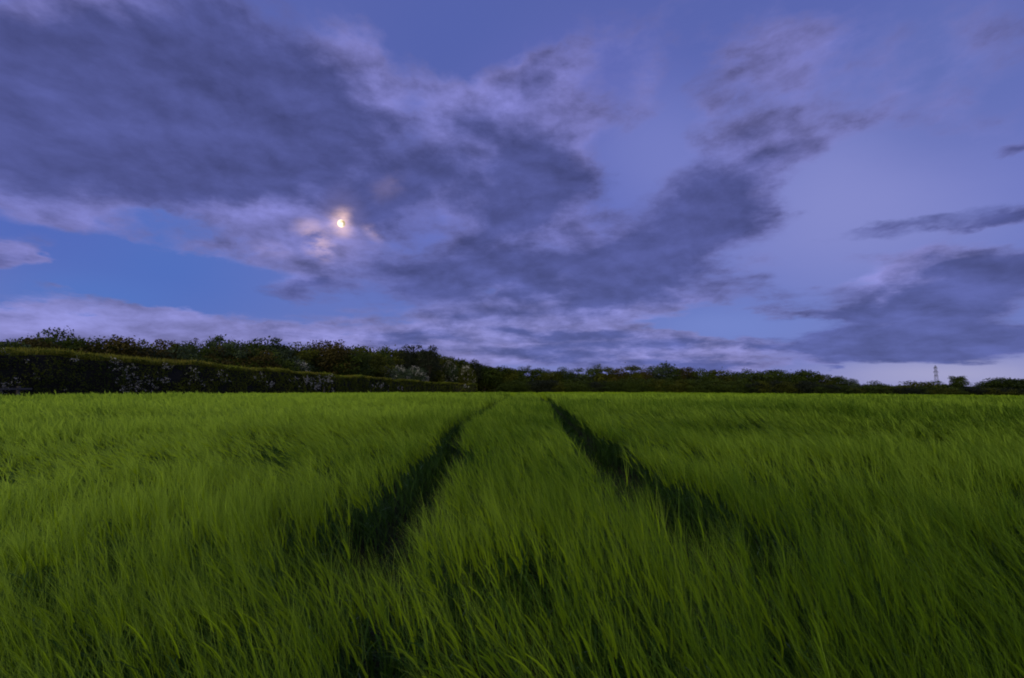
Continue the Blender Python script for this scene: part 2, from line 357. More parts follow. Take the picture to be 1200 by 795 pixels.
def left_sheen(x, y): return np.clip((.8 - x) / (3 + y * .35), 0, 1) * np.clip(.25 + y / 4, 0, 1)      # sky sheen on the left of the crop, painted in as a paler tint
acc = Acc()
def plants(x, y, lod, near_jit=True):
    N = len(x); r = np.hypot(x, y); u = rng.random
    z = gh(x, y) + .03
    W_ = wind(x, y)
    az_ = R(165) + rng.normal(0, R(13), N) + (vnoise(x, y, 2.5, 41) - .5) * R(50) + (vnoise(x, y, .4, 42) - .5) * R(46)        # blown to the left and a bit away
    H = .56 * (1 + rng.normal(0, .11, N)) + canopy_bump(x, y)
    tip = R(8) + W_ * R(48) + rng.normal(0, R(9), N)
    base = np.stack([x, y, z], -1)
    K = (7, 5, 4)[lod]
    start = np.zeros(N) if lod < 2 else H * .35
    base[:, 2] += start
    st, al = arc(base, az_, np.abs(rng.normal(0, R(3), N)), tip, H - start, K, 2.2)
    bl = vnoise(x, y, .4, 53) * .3 - .1 + vnoise(x, y, 1.2, 51) * .45 + .35 * vnoise(x, y, 5, 52) - .21 + 1.0 * left_sheen(x, y) + .18 * np.clip((r - 6) / 15, 0, 1) + rng.normal(0, .18, N)
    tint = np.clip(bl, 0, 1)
    a = u(N) * math.pi; wd = hdir(a)
    sw = np.maximum(.0030, r * .0006)
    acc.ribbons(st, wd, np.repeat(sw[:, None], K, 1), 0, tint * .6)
    # leaves
    nl = (4, 3, 2)[lod]
    for k in range(nl):
        f = (.12, .34, .56, .78)[k] if lod < 2 else (.45, .75)[k]
        i = f * (K - 1); i0 = int(i); b = st[:, i0] * (1 - (i - i0)) + st[:, min(i0 + 1, K - 1)] * (i - i0)
        ph = az_ + rng.normal(0, 1.0, N); L = .16 + .12 * u(N)
        lf, _ = arc(b, ph, R(10) + R(18) * u(N), R(60) + R(80) * u(N), L, 5 if lod == 0 else 4, 1.3)
        prof = np.array([.6, 1, .9, .55, .05]) if lod == 0 else np.array([.7, 1, .7, .05])
        w = np.maximum(.009, r * .0011)[:, None] * prof[None]
        pw = hdir(ph + math.pi / 2 + rng.normal(0, .4, N)); acc.ribbons(lf, pw, w, 1, np.clip(tint - .15 + rng.normal(0, .2, N), 0, 1))
    if lod < 2:      # now and then a pale, kinked flag leaf
        q = np.nonzero(u(N) < .10)[0]; n_q = len(q); b = st[q, K // 2 + 1]; ph = rng.random(n_q) * 6.28
        lf, _ = arc(b, ph, R(35) + R(50) * u(n_q), R(80) + R(40) * u(n_q), .05 + .07 * u(n_q), 4)
        acc.ribbons(lf, hdir(ph + 1.57 + rng.normal(0, .6, n_q)), np.maximum(.006, r[q] * .0011)[:, None] * np.array([.7, 1, .8, .1])[None], 5, u(n_q))
    # ear
    eb = st[:, -1]; et = al[:, -1]
    ea, eal = arc(eb, az_, et, et + R(16) + W_ * R(20) + R(14) * u(N), (.105 if lod == 0 else .09) + .02 * u(N), 4)
    w = np.maximum(.012, r * .0010)[:, None] * np.array([.5, 1, .85, .4])[None]
    e1 = hdir(az_ + math.pi / 2)
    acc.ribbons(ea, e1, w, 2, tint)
    if lod < 2:
        nrm = hdir(az_) * np.cos(et)[:, None]; nrm[:, 2] = -np.sin(et)
        acc.ribbons(ea, nrm, w * .8, 2, tint)
    # awns
    na = (10, 6, 4)[lod]
    aw = np.maximum(.0011, r * (.00045, .0006, .0010)[lod])
    for k in range(na):
        f = (k + .5) / na; i = f * 3; i0 = int(i); b = ea[:, i0] * (1 - (i - i0)) + ea[:, min(3, i0 + 1)] * (i - i0)
        t0 = et + R(10) + rng.normal(0, R(11), N)
        pa = az_ + rng.normal(0, R(14), N) / np.maximum(.25, np.sin(np.maximum(et, .1)))
        pts, _ = arc(b, pa, t0, t0 + R(8) + W_ * R(26), (.155 + .06 * u(N)), 4 if lod == 0 else 3)
        prof = np.array([1, 1, .8, .35]) if lod == 0 else np.array([1, .9, .35])
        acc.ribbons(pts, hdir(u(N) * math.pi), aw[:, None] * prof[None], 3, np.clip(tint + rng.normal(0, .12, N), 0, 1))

def scatter(r0, r1, dens, amin=-66, amax=66):
    A = math.radians(amax - amin) / 2 * (r1 ** 2 - r0 ** 2); n = int(A * dens)
    r = np.sqrt(rng.random(n) * (r1 ** 2 - r0 ** 2) + r0 ** 2); a = np.radians(amin + rng.random(n) * (amax - amin))
    x, y = r * np.sin(a), r * np.cos(a)
    ok = (x > -25.2) & (y < FAR(x)) & ~in_track(x, y)
    return x[ok], y[ok]
def in_x(x): return ((np.abs(x + .85) < .4) | (np.abs(x - 1.3) < .4)).astype(float)      # the wheelings close up just in front of the viewer
# drilled rows close by
x, y = scatter(.35, 4.6, 450, -110, 110)
ok = ~((np.abs(x) < .45) & (np.abs(y) < .45)) & (vnoise(x, y, .22, 35) * .6 + vnoise(x, y, .09, 36) * .4 + rng.normal(0, .08, len(x)) + .25 * np.clip((2.9 - y) / 1.0, 0, 1) * (in_x(x)) > .435); x, y = x[ok], y[ok]
plants(x, y, 0)
x, y = scatter(4.6, 10, 300, -70, 70); ok = vnoise(x, y, .35, 35) + rng.normal(0, .1, len(x)) > .3; plants(x[ok], y[ok], 1)
x, y = scatter(10, 19, 160); plants(x, y, 2)
x, y = scatter(19, 34, 55); plants(x, y, 2)
# low broken growth in the wheelings
n = 26000; y = 2.3 + 34 * rng.random(n) ** 1.7; x = centre(y) + np.where(rng.random(n) < .5, -.95, roff(y)) + rng.uniform(-.4, .4, n); r = np.hypot(x, y)
b = np.stack([x, y, gh(x, y) + .03], -1); pts, _ = arc(b, rng.random(n) * 6.28, R(20) + R(30) * rng.random(n), R(60) + R(60) * rng.random(n), .06 + .16 * rng.random(n), 4)
acc.ribbons(pts, hdir(rng.random(n) * 3.14), np.maximum(.007, r * .0012)[:, None] * np.array([.8, 1, .7, .1])[None], 1, rng.random(n) * .45)
def tufts(x, y, big):
    N = len(x); r = np.hypot(x, y); W_ = wind(x, y); u = rng.random
    H = .56 + canopy_bump(x, y) + rng.normal(0, .03, N); z = gh(x, y) + H * .55
    tint = np.clip(.38 + (vnoise(x, y, 1.6, 51) - .5) * .5 + (vnoise(x * .4, y, 8, 52) - .5) * .7 + .35 * left_sheen(x, y) + rng.normal(0, .15, N), 0, 1)
    for k in range(5):
        ph = R(172) + rng.normal(0, .5, N); off = rng.normal(0, .10 * big, (N, 2))
        b = np.stack([x + off[:, 0], y + off[:, 1], z], -1)
        pts, _ = arc(b, ph, R(4) + np.abs(rng.normal(0, R(8), N)), R(30) + W_ * R(50), H * .45 + .22 * (.7 + .6 * u(N)), 4, 1.5)
        w = np.maximum(.02, r * .0014 * big)[:, None] * np.array([1, 1, .8, .2])[None]
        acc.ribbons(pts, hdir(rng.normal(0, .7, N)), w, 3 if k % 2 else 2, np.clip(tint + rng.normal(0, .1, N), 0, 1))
x, y = scatter(34, 62, 16); tufts(x, y, 1.0)
x, y = scatter(62, 190, 2.6); tufts(x, y, 1.6)
V, F, M_, T = acc.done()
# the closed canopy further off, under the heads
cxs = np.concatenate([np.arange(-25, 40, .5), np.geomspace(40, 235, 70)]); cvs = np.concatenate([np.arange(12, 60, .5), np.arange(60, 95, 1.5)])
Xc, Yc = np.meshgrid(cxs, cvs); Yc = np.minimum(Yc, FAR(Xc) - .5)
lowr = np.clip((np.hypot(Xc, Yc) - 12) / 10, 0, 1)
tr_ = np.minimum(np.abs(Xc - centre(Yc) + .95), np.abs(Xc - centre(Yc) - roff(Yc)))
Zc = gh(Xc, Yc) + .04 + (.50 + canopy_bump(Xc, Yc) + (vnoise(Xc, Yc, .6, 61) - .5) * .08) * (.35 + .65 * lowr) * np.clip((tr_ - .15) / .6, 0, 1)
idx = np.arange(Xc.size).reshape(Xc.shape); Fc = np.stack([idx[:-1, :-1], idx[:-1, 1:], idx[1:, 1:], idx[1:, :-1]], -1).reshape(-1, 4)
Fc = Fc[~((tr_.ravel()[Fc].min(1) < .42) & (Yc.ravel()[Fc].min(1) < 75))]
n_ = len(V)
V = np.concatenate([V, np.stack([Xc, Yc, Zc], -1).reshape(-1, 3)]); F = np.concatenate([F, Fc + n_])
M_ = np.concatenate([M_, np.full(len(Fc), 4)]); T = np.concatenate([T, np.full(Xc.size, .5)])
print('barley quads', len(F))
me = mesh_np('barley', V, F, [M_STEM, M_BLADE, M_EAR, M_AWN, M_CANOPY, M_FLAG], M_, T)
tag(obj('barley', me), 'green bearded barley bent to the left by the wind, with two dark wheel tracks', 'barley crop', kind='stuff')
del V, F, M_, T, acc

# ------------------------------------------------------------------ trees
def tube(pts, radii, sides=6):
    V, F = [], []
    pts = np.asarray(pts, float)
    for i, p in enumerate(pts):
        t = pts[min(i + 1, len(pts) - 1)] - pts[max(i - 1, 0)]; t /= np.linalg.norm(t) + 1e-9
        a = np.cross(t, (0, 0, 1)) if abs(t[2]) < .9 else np.cross(t, (1, 0, 0)); a /= np.linalg.norm(a); b = np.cross(t, a)
        for k in range(sides):
            q = 2 * math.pi * k / sides; V.append(p + (a * math.cos(q) + b * math.sin(q)) * radii[i])
        if i:
            o = (i - 1) * sides
            for k in range(sides): F.append((o + k, o + (k + 1) % sides, o + sides + (k + 1) % sides, o + sides + k))
    return np.array(V), np.array(F)
def merge(parts):
    V, F, n = [], [], 0
    for v, f in parts: V.append(v); F.append(f + n); n += len(v)
    return np.concatenate(V), np.concatenate(F)
def cards(C, size, r, up=.0):
    """irregular leaf sprays: one bent quad each"""
    N = len(C); n = r.normal(0, 1, (N, 3)); n[:, 2] += up; n /= np.linalg.norm(n, axis=1)[:, None]
    a = np.cross(n, r.normal(0, 1, (N, 3))); a /= np.linalg.norm(a, axis=1)[:, None]; b = np.cross(n, a)
    s = (size * (.55 + .9 * r.random(N)))[:, None] if np.ndim(size) == 0 else (size * (.55 + .9 * r.random(N)))[:, None]
    V = np.stack([C - a * s, C - b * s * .55 + n * s * .15, C + a * s * (.7 + .5 * r.random((N, 1))), C + b * s * .6 - n * s * .1], 1).reshape(-1, 3)
    F = np.arange(4 * N).reshape(N, 4)
    return V, F

M_LEAF = {
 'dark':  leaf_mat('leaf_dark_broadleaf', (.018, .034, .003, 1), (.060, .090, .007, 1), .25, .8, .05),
 'olive': leaf_mat('leaf_olive_broadleaf', (.032, .044, .003, 1), (.100, .112, .007, 1), .25, .8, .05),
 'russet': leaf_mat('leaf_russet', (.030, .027, .005, 1), (.085, .068, .010, 1), .25, .8, .05),
 'blue': leaf_mat('leaf_grey_green', (.024, .042, .018, 1), (.070, .105, .045, 1), .25, .7, .2),
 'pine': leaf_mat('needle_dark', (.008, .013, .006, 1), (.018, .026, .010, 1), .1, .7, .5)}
M_FLOWER = plain('hawthorn_blossom', (.28, .28, .26, 1), (.46, .45, .42, 1), .8, 9)
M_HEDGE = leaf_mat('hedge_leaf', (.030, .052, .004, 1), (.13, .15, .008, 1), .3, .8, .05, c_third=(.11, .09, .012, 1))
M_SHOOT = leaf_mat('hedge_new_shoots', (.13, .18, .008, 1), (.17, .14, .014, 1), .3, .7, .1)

def tree_meshes(kind, seed, leafmat, n=2600, leaf=.16):
    """unit tree about 8 m tall; returns dict of part meshes"""
    r = np.random.default_rng(seed); out = {}
    lobes = []
    cz, rx, rz_, nl, r0, r1 = {'round': (4.9, 2.5, 2.9, 26, .65, 1.15), 'tall': (4.7, 1.7, 3.2, 26, .5, .95), 'airy': (4.8, 2.1, 3.0, 22, .35, .75),
                              'pine': (4.9, 1.6, 3.0, 22, .5, .9), 'bush': (3.6, 2.7, 3.9, 30, .75, 1.25)}[kind]
    off = r.random() * 6.28
    for q_ in range(nl):          # lobes spread over a lumpy egg, kept well inside its outline
        zz = 1 - 2 * (q_ + .5) / nl; a = off + q_ * 2.39996 + r.normal(0, .25); rr = math.sqrt(1 - zz * zz)
        k_ = (.45 + .55 * r.random() ** .6) * .80; swell = 1 + r.normal(0, .12)
        lobes.append((rx * rr * k_ * swell * math.cos(a), rx * rr * k_ * swell * math.sin(a), cz + rz_ * zz * k_ * (1 + r.normal(0, .08)), r0 + (r1 - r0) * r.random()))
    L = np.array(lobes); wgt = L[:, 3] ** 2; k = r.choice(len(L), n, p=wgt / wgt.sum())
    d = r.normal(0, 1, (n, 3)); d /= np.linalg.norm(d, axis=1)[:, None]
    rad = r.random(n) ** .45 * (1 + .28 * (vnoise(d[:, 0] * 3 + k * 7, d[:, 1] * 3 + d[:, 2] * 2, .7, seed + 5) - .5) * 2)
    C = L[k, :3] + d * (L[k, 3] * rad)[:, None] * np.array([1, 1, .8])
    # stray sprays outside the lobes
    m_ = r.random(n) < .10; C[m_] += r.normal(0, .22, (m_.sum(), 3))
    top_ = np.percentile(C[:, 2], 99.3); C[:, 2] *= 8.0 / top_; L[:, 2] *= 8.0 / top_
    wd_ = np.percentile(np.abs(C[:, 0]), 97); fx = {'round': 3.2, 'bush': 3.2}.get(kind, 2.3) / wd_; C[:, :2] *= fx; L[:, :2] *= fx
    C[:, 2] = np.maximum(C[:, 2], .15)
    V, F = cards(C, leaf * (1.0 if kind != 'airy' else .8), r)
    ct = r.random(len(L)) * .75; tint = np.clip(ct[k] + r.normal(0, .15, n), 0, 1)
    out['crown'] = mesh_np('crown', V, F, [leafmat], tint=np.repeat(tint, 4))
    # trunk with limbs to the lobes
    sp = [(0, 0, -.6), (.03, .02, .8), (r.normal(0, .1), r.normal(0, .1), 2.4), (r.normal(0, .15), r.normal(0, .15), 4.4), (0, 0, 6.6)]
    parts = [tube(sp, [.24, .19, .15, .10, .03], 7)]
    for l in L[:9]:
        s_ = np.array(sp[1 if kind == 'bush' else 2]) * (1 - .35) + np.array(sp[2 if kind == 'bush' else 3]) * .35 * r.random() * 2
        e = l[:3]; mid = (s_ + e) / 2 + np.array([0, 0, -.15]) + r.normal(0, .12, 3)
        parts.append(tube([s_, mid, e], [.085, .055, .015], 5))
    V, F = merge(parts); out['trunk'] = mesh_np('trunk', V, F, [M_BARK], smooth=True)
    return out
def blossom_mesh(seed, n=1000):
    r = np.random.default_rng(seed); nb = 90
    a = r.random(nb) * 6.28; e = r.random(nb) ** .8 * 1.5 - .1; k0 = 1 + r.normal(0, .05, nb)
    B = np.stack([3.25 * k0 * np.cos(a) * np.cos(e), 3.25 * k0 * np.sin(a) * np.cos(e), 2.6 + 5.4 * k0 * np.sin(e)], -1)
    k = r.integers(0, nb, n); C = B[k] + r.normal(0, .22, (n, 3))
    V, F = cards(C, .11, r); return mesh_np('blossom', V, F, [M_FLOWER])

LIB = {}
def kind_of(shape, colour, var=0):
    key = (shape, colour, var)
    if key not in LIB:
        LIB[key] = tree_meshes(shape, 100 + len(LIB) * 7, M_LEAF[colour], n={'round': 5200, 'tall': 4400, 'airy': 2000, 'pine': 4200, 'bush': 5600}[shape], leaf={'pine': .13, 'bush': .17}.get(shape, .15))
    return LIB[key]
KN = {'round': 'broadleaf_tree', 'tall': 'tall_tree', 'airy': 'sparse_tree', 'pine': 'pine_tree', 'bush': 'bush'}
def tree(px, top, wpx, Yd, shape, colour, label, cat='tree', group=None, var=0, name=None, blossom=None):
    """px, top and width as seen in the photograph fix the tree's size at its own distance Yd"""
    c = at(px, top, Yd); zb = float(gh(c[0], Yd)); h = c[2] - zb
    w = wpx / 560 * Yd / math.cos(math.atan(abs(px - 600) / 560)) ** 0
    e = empty(name or KN[shape], (c[0], Yd, zb), random.random() * 6.28)
    sz = h / 8.0; sw = w / (6.4 if shape in ('round', 'bush') else 4.6)
    tag(e, label, cat, group)
    ms = kind_of(shape, colour, var)
    for nm in ('trunk', 'crown'):
        o = obj(nm, ms[nm], e); o.scale = (sw, sw, sz)
    if blossom is not None:
        key = ('blossom', blossom)
        if key not in LIB: LIB[key] = blossom_mesh(blossom)
        o = obj('blossom', LIB[key], e); o.scale = (sw, sw, sz)
    return e
GB = 'trees on the bank behind the hedge'; GF = 'trees in the far treeline'
T = [ # px, top, width px, distance, shape, colour, label, group
 (-8, 397, 34, 52, 'round', 'dark', 'dark tree cut by the left edge of the picture, above the hedge', GB),
 (28, 397, 26, 50, 'airy', 'olive', 'thin wispy tree just left of the tallest round tree at the near hedge end', GB),
 (64, 389, 44, 46, 'round', 'dark', 'tallest dark round tree rising over the near end of the hedge', GB),
 (92, 398, 30, 50, 'airy', 'blue', 'loose gappy tree with stray sprigs against the sky, right of the tall round tree', GB),
 (126, 395, 56, 48, 'round', 'russet', 'wide russet-brown round tree above the near part of the hedge', GB),
 (150, 402, 30, 54, 'round', 'russet', 'small brownish tree sloping down on the right flank of the wide russet one', GB),
 (172, 401, 26, 56, 'tall', 'olive', 'small pointed olive tree right of the russet trees', GB),
 (187, 405, 20, 60, 'airy', 'russet', 'bare-looking small sprig tree between two low dark crowns', GB),
 (200, 400, 24, 62, 'tall', 'russet', 'dark forked small tree against the sky right of the bare sprig tree', GB),
 (216, 402, 26, 62, 'round', 'dark', 'low dark round tree left of the thin reddish one', GB),
 (229, 397, 16, 64, 'airy', 'russet', 'thin reddish see-through tree standing up from the bank', GB),
 (244, 399, 20, 66, 'tall', 'blue', 'grey-green tree forming the left half of the pale pair', GB),
 (256, 395, 26, 66, 'tall', 'blue', 'taller grey-green tree forming the right half of the pale pair', GB),
 (268, 404, 34, 62, 'round', 'blue', 'pale grey-green crown drooping right below the pale pair', GB),
 (285, 401, 26, 70, 'pine', 'dark', 'dark spiky tree right of the pale grey-green crowns', GB),
 (299, 402, 22, 70, 'tall', 'dark', 'narrow dark tree between the spiky tree and the feathery one', GB),
 (316, 397, 34, 74, 'tall', 'blue', 'feathery grey-green tree with a ragged flat top', GB),
 (344, 404, 34, 78, 'round', 'olive', 'round olive tree right of the feathery grey-green one', GB),
 (362, 406, 22, 82, 'round', 'dark', 'small round dark tree left of the big dark one at mid bank', GB),
 (388, 400, 44, 84, 'round', 'russet', 'big dark brown tree with the highest crown at mid bank', GB),
 (408, 406, 34, 86, 'round', 'dark', 'dark tree leaning on the right of the big brown tree', GB),
 (424, 407, 24, 120, 'tall', 'olive', 'upright olive tree right of the big brown tree', GB),
 (440, 407, 26, 135, 'round', 'dark', 'dark round tree midway between the brown tree and the black pines', GB),
 (456, 410, 24, 150, 'tall', 'olive', 'olive tree next left of the black pines', GB),
 (476, 406, 15, 152, 'pine', 'pine', 'leftmost of the three black pines on the highest skyline', GB),
 (490, 405, 15, 154, 'pine', 'pine', 'middle one of the three black pines on the highest skyline', GB),
 (503, 406, 18, 152, 'pine', 'pine', 'rightmost of the three black pines on the highest skyline', GB),
 (466, 412, 30, 165, 'round', 'olive', 'round green crown under the leftmost black pine', GB),
 (492, 414, 40, 168, 'round', 'dark', 'broad dark crown under the middle and right black pines', GB),
 (519, 417, 24, 165, 'round', 'olive', 'olive tree on the slope just right of the black pines', GB),
 (533, 420, 20, 168, 'tall', 'dark', 'dark tree stepping down from the pines towards the lone pine', GB),
 (543, 424, 18, 170, 'round', 'olive', 'small olive crown left of the lone dark pine', GB),
 (555, 422, 14, 172, 'pine', 'pine', 'lone dark pine where the bank skyline runs out', GB),
 (568, 428, 22, 176, 'round', 'dark', 'dark rounded tree right of the lone pine', GB),
 (580, 430, 20, 176, 'tall', 'dark', 'dark tree near the foot of the bank, two right of the lone pine', GB),
 (592, 432, 20, 178, 'round', 'olive', 'olive-brown tree above the far end of the hedge', GB),
 (604, 434, 20, 182, 'tall', 'dark', 'dark tree directly above the left wheel track', GF),
 (617, 431, 15, 184, 'airy', 'dark', 'thin-topped tree between the vanishing points of the two wheel tracks', GF),
 (630, 434, 18, 186, 'tall', 'dark', 'dark tree directly above the right wheel track', GF),
 (646, 436, 20, 184, 'round', 'olive', 'low olive tree just right of the wheel tracks', GF),
 (661, 433, 18, 186, 'round', 'dark', 'rounded dark tree with pale stems right of the wheel tracks', GF),
 (677, 434, 20, 184, 'tall', 'blue', 'grey-green tree left of the round knob on the skyline', GF),
 (695, 430, 15, 184, 'round', 'dark', 'small round knob of a tree standing above the far treeline', GF),
 (710, 433, 20, 182, 'tall', 'olive', 'olive tree right of the round knob', GF),
 (726, 433, 18, 180, 'round', 'russet', 'brownish round tree midway between the knob and the big crown', GF),
 (742, 431, 18, 178, 'tall', 'olive', 'tall olive tree left of the big crown', GF),
 (756, 434, 17, 178, 'round', 'russet', 'brown tree tucked against the left of the big crown', GF),
 (775, 428, 28, 176, 'round', 'blue', 'big round crown, the highest in the middle of the far treeline', GF),
 (793, 434, 18, 174, 'tall', 'dark', 'dark tree tucked against the right of the big crown', GF),
 (806, 433, 17, 172, 'tall', 'russet', 'brownish upright tree second right of the big crown', GF),
 (822, 434, 20, 170, 'round', 'dark', 'dark round tree third right of the big crown', GF),
 (838, 436, 18, 168, 'tall', 'olive', 'narrow olive tree left of the dip in the far treeline', GF),
 (853, 437, 18, 168, 'round', 'dark', 'low dark tree on the left lip of the skyline dip', GF),
 (868, 438, 18, 166, 'tall', 'dark', 'lowest dark tree in the skyline dip', GF),
 (884, 435, 20, 150, 'round', 'dark', 'dark round tree on the right lip of the skyline dip', GF),
 (902, 436, 22, 146, 'tall', 'dark', 'dark tree with pale trunk right of the skyline dip', GF),
 (920, 436, 24, 144, 'round', 'dark', 'wide dark tree left of the last tall crown', GF),
 (944, 436, 26, 142, 'round', 'dark', 'last tall round crown before the treeline drops towards the pylon', GF),
 (962, 441, 20, 140, 'round', 'olive', 'olive tree stepping down right of the last tall crown', GF),
 (981, 443, 18, 138, 'round', 'dark', 'dark round bush-like tree left of the small round one on the drop', GF),
 (999, 446, 9, 136, 'round', 'blue', 'tiny round tree poking up where the treeline has dropped', GF),
 (1027, 449, 22, 132, 'bush', 'dark', 'low dark tree between the tiny round one and the pylon', GF),
 (1075, 449, 26, 128, 'bush', 'olive', 'low spreading tree just left of the pylon', GF),
 (1099, 449, 26, 128, 'bush', 'dark', 'low dark tree in front of the pylon foot', GF),
 (1119, 443, 8, 126, 'tall', 'dark', 'left one of two tiny upright trees right of the pylon', GF),
 (1125, 443, 9, 126, 'tall', 'dark', 'right one of two tiny upright trees right of the pylon', GF),
 (1163, 448, 24, 118, 'round', 'dark', 'dark tree on the left shoulder of the long crown at the right edge', GF),
 (1182, 445, 34, 116, 'round', 'dark', 'broad dark crown with sky showing under it near the right edge', GF),
 (1206, 445, 36, 114, 'round', 'dark', 'broad dark crown cut by the right edge of the picture', GF),
]
for i, (px, top, w, Yd, sh, c, lab, grp) in enumerate(T):
    tree(px, top + (.5 if grp is GB else -1.5), w * 1.35, Yd, sh, c, lab, 'tree', grp, var=i % 2)
# hawthorns in flower
for px, top, w, Yd, lab in [
    (322, 427, 26, 72, 'hawthorn with sparse white blossom, furthest left of those peeping over the hedge'),
    (352, 426, 30, 74, 'hawthorn with sparse white blossom, peeping over the hedge left of the brown tree'),
    (449, 431, 28, 108, 'white-flowering hawthorn, left end of the pale row over the hedge'),
    (468, 431, 28, 124, 'thickly white-flowering hawthorn, second in the pale row over the hedge'),
    (487, 432, 30, 144, 'thickly white-flowering hawthorn in the middle of the pale row over the hedge'),
    (507, 433, 26, 156, 'greener hawthorn with little blossom, right part of the row over the hedge'),
    (526, 425, 24, 164, 'tall hawthorn with greyish blossom standing highest at the right of the row'),
    (545, 431, 24, 166, 'hawthorn with faint blossom, last one right of the tall greyish hawthorn')]:
    tree(px, top, w, Yd, 'bush', 'olive' if 'greener' in lab or 'faint' in lab else 'blue', lab, 'hawthorn', 'hawthorns in blossom behind the hedge', name='hawthorn', blossom=None if 'greener' in lab else (5 if px in (468, 487) else 6))
# lower storey behind the hedge and along the far edge of the field
r_ = random.Random(3)
fill = []
for px in range(-20, 440, 13):
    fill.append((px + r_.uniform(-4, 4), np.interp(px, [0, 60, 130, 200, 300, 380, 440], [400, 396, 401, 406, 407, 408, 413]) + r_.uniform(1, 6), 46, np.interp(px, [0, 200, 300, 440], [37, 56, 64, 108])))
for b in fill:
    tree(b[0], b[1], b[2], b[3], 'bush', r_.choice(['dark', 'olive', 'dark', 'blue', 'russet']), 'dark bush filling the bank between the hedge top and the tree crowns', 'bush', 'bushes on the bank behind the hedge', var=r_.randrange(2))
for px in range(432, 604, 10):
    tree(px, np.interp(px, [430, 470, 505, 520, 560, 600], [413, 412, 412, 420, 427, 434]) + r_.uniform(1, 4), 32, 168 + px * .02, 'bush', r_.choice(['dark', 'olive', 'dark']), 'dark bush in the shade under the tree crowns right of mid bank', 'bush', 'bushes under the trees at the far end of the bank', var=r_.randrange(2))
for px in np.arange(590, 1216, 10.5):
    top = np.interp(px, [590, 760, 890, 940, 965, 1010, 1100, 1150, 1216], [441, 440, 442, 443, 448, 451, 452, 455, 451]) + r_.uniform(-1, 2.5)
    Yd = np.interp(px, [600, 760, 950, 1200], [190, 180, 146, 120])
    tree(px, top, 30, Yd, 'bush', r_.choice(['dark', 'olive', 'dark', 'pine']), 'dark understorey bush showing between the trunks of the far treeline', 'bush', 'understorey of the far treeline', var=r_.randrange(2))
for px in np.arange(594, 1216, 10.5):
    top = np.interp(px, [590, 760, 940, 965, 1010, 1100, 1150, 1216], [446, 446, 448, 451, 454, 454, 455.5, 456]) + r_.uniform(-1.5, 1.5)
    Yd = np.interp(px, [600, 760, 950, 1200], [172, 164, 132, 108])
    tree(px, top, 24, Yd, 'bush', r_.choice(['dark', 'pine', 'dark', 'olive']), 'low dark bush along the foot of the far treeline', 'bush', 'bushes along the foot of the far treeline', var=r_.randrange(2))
# ------------------------------------------------------------------ hedge
HP = np.array([[-25.8, 8], [-25.8, 60], [-25.8, 110], [-24.5, 140], [-20, 155], [-12, 160.]])
sg = np.hypot(*np.diff(HP, axis=0).T); cs = np.concatenate([[0], np.cumsum(sg)])
def hp(s): return np.interp(s, cs, HP[:, 0]), np.interp(s, cs, HP[:, 1])
def hnorm(s):
    x0, y0 = hp(s - .5); x1, y1 = hp(s + .5); l = np.hypot(x1 - x0, y1 - y0) + 1e-9
    return (y1 - y0) / l, -(x1 - x0) / l          # points to the field side
def htop(s):
    x, y = hp(s); return np.interp(y, [8, 24, 48, 66, 90, 150, 168], [3.5, 3.5, 3.43, 3.13, 3.0, 2.5, 2.0]) + (vnoise(s, 0 * s, 3.5, 71) - .5) * .42 + (vnoise(s, 0 * s, .9, 72) - .5) * .24
rh = np.random.default_rng(21)
def hedge_pts(n, smin, smax):
    s = smin + rh.random(n) * (smax - smin); x, y = hp(s); nx_, ny_ = hnorm(s); zb = gh(x, y); zt = htop(s)
    w = 1.0; hgt = zt - zb; per = hgt + 1.8 + hgt * .35; q = rh.random(n) * per
    face = q < hgt; topm = (q >= hgt) & (q < hgt + 1.8)
    bump = (vnoise(s, q, .9, 73) - .5) * .55 + (vnoise(s, q, .33, 74) - .5) * .25 - np.abs(rh.normal(0, .07, n))
    bulge = w * (1 - .10 * ((q / hgt - .45) * 2) ** 2)
    off = np.where(face, bulge + bump, np.where(topm, w - (q - hgt) / 1.8 * 2 * w, -w + bump))
    z = np.where(face, zb + q, np.where(topm, zt + bump * .35, zt - (q - hgt - 1.8)))
    z = np.minimum(z, zt + .1)
    return np.stack([x + nx_ * off, y + ny_ * off, z], -1), s, q / hgt
VV, FF, TT, n_ = [], [], [], 0
for smin, smax, n, size in [(2, 26, 26000, .050), (26, 45, 15000, .07), (45, 75, 14000, .10), (75, 120, 9000, .15), (120, cs[-1], 7000, .19)]:
    C, s, q = hedge_pts(n, smin, smax); v, f = cards(C, size, rh)
    t = np.clip(.45 + (vnoise(s, C[:, 2], 1.1, 75) - .5) * .9 + rh.normal(0, .15, n), 0, 1)
    VV.append(v); FF.append(f + n_); TT.append(np.repeat(t, 4)); n_ += len(v)
hedge = empty('hedge', (-25.8, 8, float(gh(-25.8, 8))))
tag(hedge, 'long trimmed hedge with white blossom and yellow-brown top growth, left of the field', 'hedge')
hedge_inv = hedge.location.copy()
def hpart(name, V, F, mats, **k):
    V = np.asarray(V) - np.array(hedge_inv); return obj(name, mesh_np(name, V, F, mats, **k), hedge)
hpart('foliage', np.concatenate(VV), np.concatenate(FF), [M_HEDGE], tint=np.concatenate(TT))
